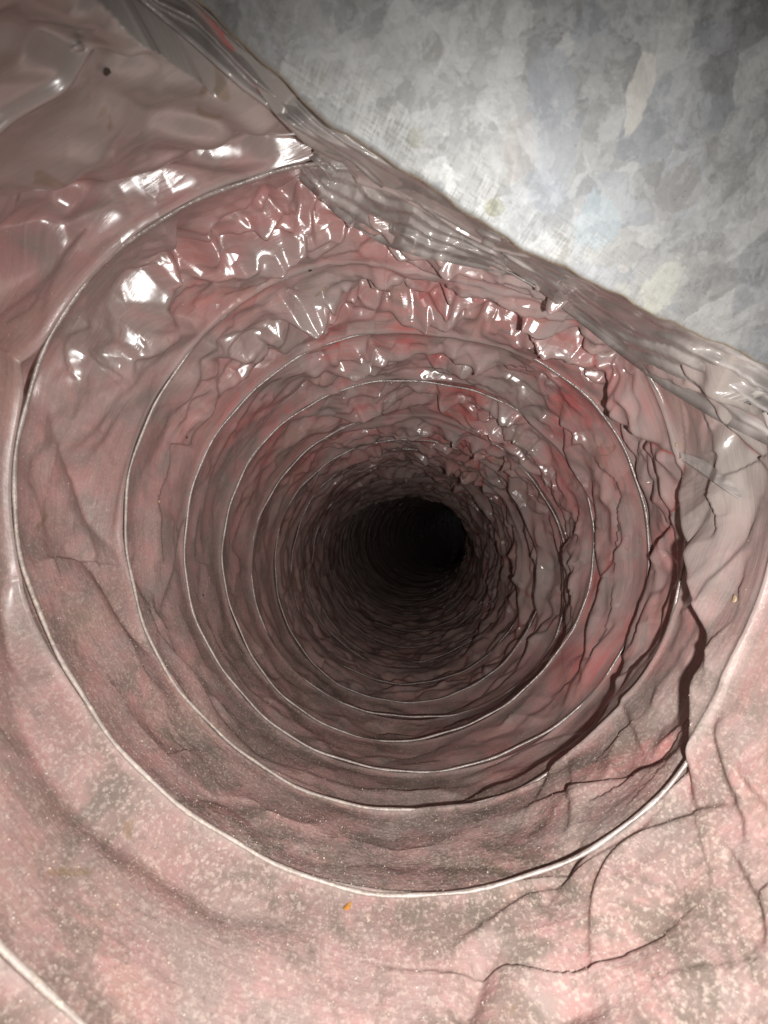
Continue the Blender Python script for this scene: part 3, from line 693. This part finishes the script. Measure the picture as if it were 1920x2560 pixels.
def metal_material(spots):
    k = NT_('galvanised_steel')
    t, wv, ed = k.att('ft'), k.att('fw'), k.att('fedge')
    fv = k.vec(t, wv, 0.)
    jit = k.new('ShaderNodeTexNoise'); k.set(jit.inputs['Vector'], fv); jit.inputs['Scale'].default_value = 9; jit.inputs['Detail'].default_value = 6; jit.inputs['Roughness'].default_value = .7
    wob = k.new('ShaderNodeVectorMath', operation='MULTIPLY_ADD'); k.set(wob.inputs[0], jit.outputs['Color']); wob.inputs[1].default_value = (.06, .06, 0); k.set(wob.inputs[2], fv)
    fvw = wob.outputs[0]
    v1 = k.new('ShaderNodeSeparateColor'); k.set(v1.inputs[0], k.voro(fvw, 11, 'F1', 'Color')); s1, s1b = v1.outputs[0], v1.outputs[1]
    v2 = k.new('ShaderNodeSeparateColor'); k.set(v2.inputs[0], k.voro(fvw, 26, 'F1', 'Color')); s2 = v2.outputs[0]
    fine = k.noise(fv, 120, 4, .7); mid = k.noise(fv, 30, 5, .7, .5)
    brush = k.noise(k.vec(k.math('MULTIPLY', t, 210.), k.math('MULTIPLY', wv, 16.), 0.), 1., 4, .65)
    brush2 = k.noise(k.vec(k.math('MULTIPLY', t, 18.), k.math('MULTIPLY', wv, 190.), 2.), 1., 3, .6)
    val = k.math('ADD', k.math('MULTIPLY', s1, .20), k.math('MULTIPLY', s2, .17))
    val = k.math('ADD', val, k.math('MULTIPLY', k.math('SUBTRACT', mid, .5), .30))
    c = k.mix(k.ramp(val, -.12, .50), (.23, .236, .236), (.54, .555, .545))
    c = k.mix(k.math('MULTIPLY', k.ramp(s1b, .7, .85), .45), c, (.30, .33, .37))
    c = k.mix(k.math('MULTIPLY', k.ramp(k.noise(fv, 5, 3, .6, 1.), .5, .68), .3), c, (.50, .50, .47))
    farw = k.ramp(wv, .15, .9)
    c = k.mix(k.math('MULTIPLY', k.ramp(fine, .55, .68), k.math('MULTIPLY', farw, .5)), c, (.62, .63, .60))
    c = k.mix(k.math('MULTIPLY', k.ramp(k.noise(fv, 60, 5, .75, .8), .50, .60), k.math('ADD', .12, k.math('MULTIPLY', farw, .45))), c, (.13, .14, .155))
    for (u, v, su, sv, rot, cc, am) in spots:
        tt_, ww_ = metal_uv(u, v)
        a_ = k.math('SUBTRACT', t, tt_); b_ = k.math('SUBTRACT', wv, ww_)
        cr, sr = math.cos(rot), math.sin(rot)
        p = k.math('DIVIDE', k.math('ADD', k.math('MULTIPLY', a_, cr), k.math('MULTIPLY', b_, sr)), su)
        q = k.math('DIVIDE', k.math('SUBTRACT', k.math('MULTIPLY', b_, cr), k.math('MULTIPLY', a_, sr)), sv)
        r_ = k.math('SQRT', k.math('ADD', k.math('MULTIPLY', p, p), k.math('MULTIPLY', q, q)))
        r_ = k.math('ADD', r_, k.math('MULTIPLY', k.math('SUBTRACT', k.noise(fv, 16, 3, .6, .5), .5), 1.6))
        c = k.mix(k.math('MULTIPLY', k.ramp(r_, 1.06, .96), am), c, cc)
    pits = k.ramp(k.voro(fv, 70), .16, .06)
    c = k.mix(k.math('MULTIPLY', k.math('MULTIPLY', pits, k.ramp(k.noise(fv, 8, 3, .7), .5, .62)), .6), c, (.10, .10, .09))
    crisp = k.ramp(k.noise(fvw, 48, 6, .8, .3), .47, .53)
    c = k.mix(k.math('MULTIPLY', crisp, .10), c, (.15, .155, .17))
    crisp2 = k.ramp(k.noise(fvw, 14, 5, .75, .6), .50, .53)
    c = k.mix(k.math('MULTIPLY', crisp2, .20), c, (.62, .65, .66))
    # dark rub marks, cross-hatched, beside the cut edge
    band = k.math('MULTIPLY', k.ramp(ed, .15, .03), k.ramp(k.noise(fv, 10, 4, .7), .36, .60))
    rub = k.math('MULTIPLY', band, k.ramp(k.math('ADD', k.math('MULTIPLY', brush, .6), k.math('MULTIPLY', brush2, .4)), .47, .57))
    c = k.mix(k.math('MULTIPLY', rub, .5), c, (.12, .115, .085))
    c = k.mix(k.ramp(ed, .005, .001), c, (.42, .36, .25))
    k.set(k.b.inputs['Base Color'], c)
    k.set(k.b.inputs['Metallic'], k.math('SUBTRACT', .68, k.math('MULTIPLY', rub, .5)))
    k.set(k.b.inputs['Roughness'], k.math('ADD', .60, k.math('ADD', k.math('MULTIPLY', s1, .10), k.math('MULTIPLY', k.math('SUBTRACT', mid, .5), .3))))
    h = k.math('MULTIPLY', fine, .6)
    n1 = k.bump(h, .02, .0004)
    k.set(k.b.inputs['Normal'], k.bump(mid, .06, .0015, n1))
    return k.m
SPOTS = [
 (1605,215,.022,.060,.35,(.58,.57,.53),.8),
 (1490,555,.05,.055,.3,(.38,.44,.47),.7),
 (1370,345,.055,.13,.6,(.32,.35,.39),.5),
 (1660,710,.045,.055,.5,(.52,.54,.48),.75),
 (1560,672,.014,.010,.3,(.50,.49,.48),.7),
 (1550,725,.022,.020,.3,(.46,.47,.43),.6),
 (1040,345,.018,.016,.3,(.25,.25,.20),.5),
 (1235,520,.022,.016,.3,(.26,.26,.17),.6),
 (1080,120,.022,.022,.3,(.27,.27,.25),.5),
 (1700,480,.05,.05,.3,(.30,.28,.26),.5),
 (1300,370,.04,.05,.3,(.40,.38,.36),.5),
]
M_metal = metal_material(SPOTS)
link('sheet_metal_collar', mm, M_metal, None, None, label='grey galvanised sheet metal panel with mottled spangle and scuffed cut edge', category='sheet metal')

# ------------------------------------------------------------------ dust grains lying on the lower side of the duct
def wall_pt(th, z, lift=0.):
    fj = int(np.clip(np.searchsorted(zz, z), 0, NZ - 1)); fi = int(round(((th - math.radians(45)) % TAU) / TAU * NT)) % NT
    p = co[fj * NT + fi].copy(); cx, cy = cen(z); inn = np.array([cx * S - p[0], 0, cy * S - p[2]]); inn /= np.linalg.norm(inn)
    return p + inn * lift * S, inn
TET = np.array([(1, 0, 0), (-.5, .8, 0), (-.5, -.8, 0), (0, 0, .9), (0, 0, -.7)])
TF = np.array([(0, 1, 3), (1, 2, 3), (2, 0, 3), (1, 0, 4), (2, 1, 4), (0, 2, 4)])
gv, gf = [], []
for i in range(20000):
    z = .62 * (5.0 / .62) ** (RNG.rand() ** 1.3); th = math.radians(RNG.normal(248, 40))
    p, inn = wall_pt(th, z, .001)
    r = S * .00095 * (1 + RNG.exponential(.55)) * (1 if z < 1.6 else .8)
    q = RNG.normal(size=(3, 3)); q, _ = np.linalg.qr(q)
    gv.append(p + (TET * r * RNG.uniform(.5, 1.2, 3)) @ q); gf.append(TF + 5 * i)
k = NT_('pale_dust'); k.set(k.b.inputs['Base Color'], k.mix(k.ramp(k.noise(k.obj(), 200, 2), .4, .6), (.60, .49, .37), (.66, .60, .55)))
k.b.inputs['Roughness'].default_value = .35
link('dust', np_mesh('dust', np.concatenate(gv), np.concatenate(gf)), k.m, None, None, label='pale dust grains scattered over the lower film of the duct', category='dust', kind='stuff')

def fleck_mat(name, c1, rough=.5):
    k = NT_(name); k.set(k.b.inputs['Base Color'], k.mix(k.noise(k.obj(), 900, 3), tuple(v * .6 for v in c1), tuple(min(1, v * 1.3) for v in c1)))
    k.b.inputs['Roughness'].default_value = rough; return k.m
def fleck(name, u, v, L, W_, ang, mat, label, cat, lift=.006):
    """an irregular thin chip, length L and width W_ in radii, lying on the wall seen at (u, v)"""
    th, z = to_tube(u, v); p, inn = wall_pt(th, z, lift); n_ = Vector(inn)
    ax = Vector((-math.sin(th), 0, math.cos(th))); ay = n_.cross(ax)
    d = ax * math.cos(ang) + ay * math.sin(ang); e = n_.cross(d)
    m = 9; vs = []; 
    for layer in (-1, 1):
        for i in range(m):
            a_ = TAU * i / m; rr = RNG.uniform(.65, 1.15)
            vs.append(tuple((d * math.cos(a_) * L * rr + e * math.sin(a_) * W_ * rr + n_ * (layer * W_ * .22 + .25 * W_ * math.cos(a_ * 2))) * S))
    fs_ = [tuple(range(m))[::-1], tuple(range(m, 2 * m))] + [(i, (i + 1) % m, (i + 1) % m + m, i + m) for i in range(m)]
    me_ = bpy.data.meshes.new(name); me_.from_pydata(vs, [], fs_); me_.update()
    return link(name, me_, mat, None, tuple(p), label=label, category=cat)
M_or = fleck_mat('orange_chip', (.50, .23, .05)); M_dk = fleck_mat('dark_grit', (.045, .03, .022)); M_wh = fleck_mat('white_chip', (.75, .74, .72)); M_tn = fleck_mat('tan_chip', (.45, .34, .22))
fleck('orange_chip', 872, 2262, .014, .007, .9, M_or, 'small bright orange chip lying on dusty film at the bottom', 'debris')
fleck('dark_grit', 306, 233, .007, .006, 0, M_dk, 'dark brown speck on the upper left film below the topmost fold', 'debris')
fleck('dark_grit', 768, 656, .006, .005, 0, M_dk, 'dark speck on grey film above the second wire turn', 'debris')
fleck('dark_grit', 1475, 1600, .006, .004, 1, M_dk, 'tiny dark speck stuck on the pink right wall between creases', 'debris')
fleck('dark_grit', 470, 1092, .007, .005, 1, M_dk, 'dark speck beside a wire turn on the left wall', 'debris')
fleck('dark_grit', 509, 1487, .008, .005, 1, M_dk, 'dark brown grit on the lower left wall between wire turns', 'debris')
fleck('tan_chip', 396, 1252, .007, .006, 0, M_tn, 'small round tan chip on the left wall between wire turns', 'debris')
fleck('tan_chip', 1872, 1508, .010, .007, 0, M_tn, 'tan chip on the pale film at the right', 'debris')
fleck('tan_chip', 1705, 1108, .007, .006, 0, M_tn, 'tan fleck on grey film right of the big fold', 'debris')
fleck('white_chip', 990, 1423, .075, .022, .6, M_wh, 'white scrap lying deep inside the dark end of the duct', 'debris')
print('built', len(faces))
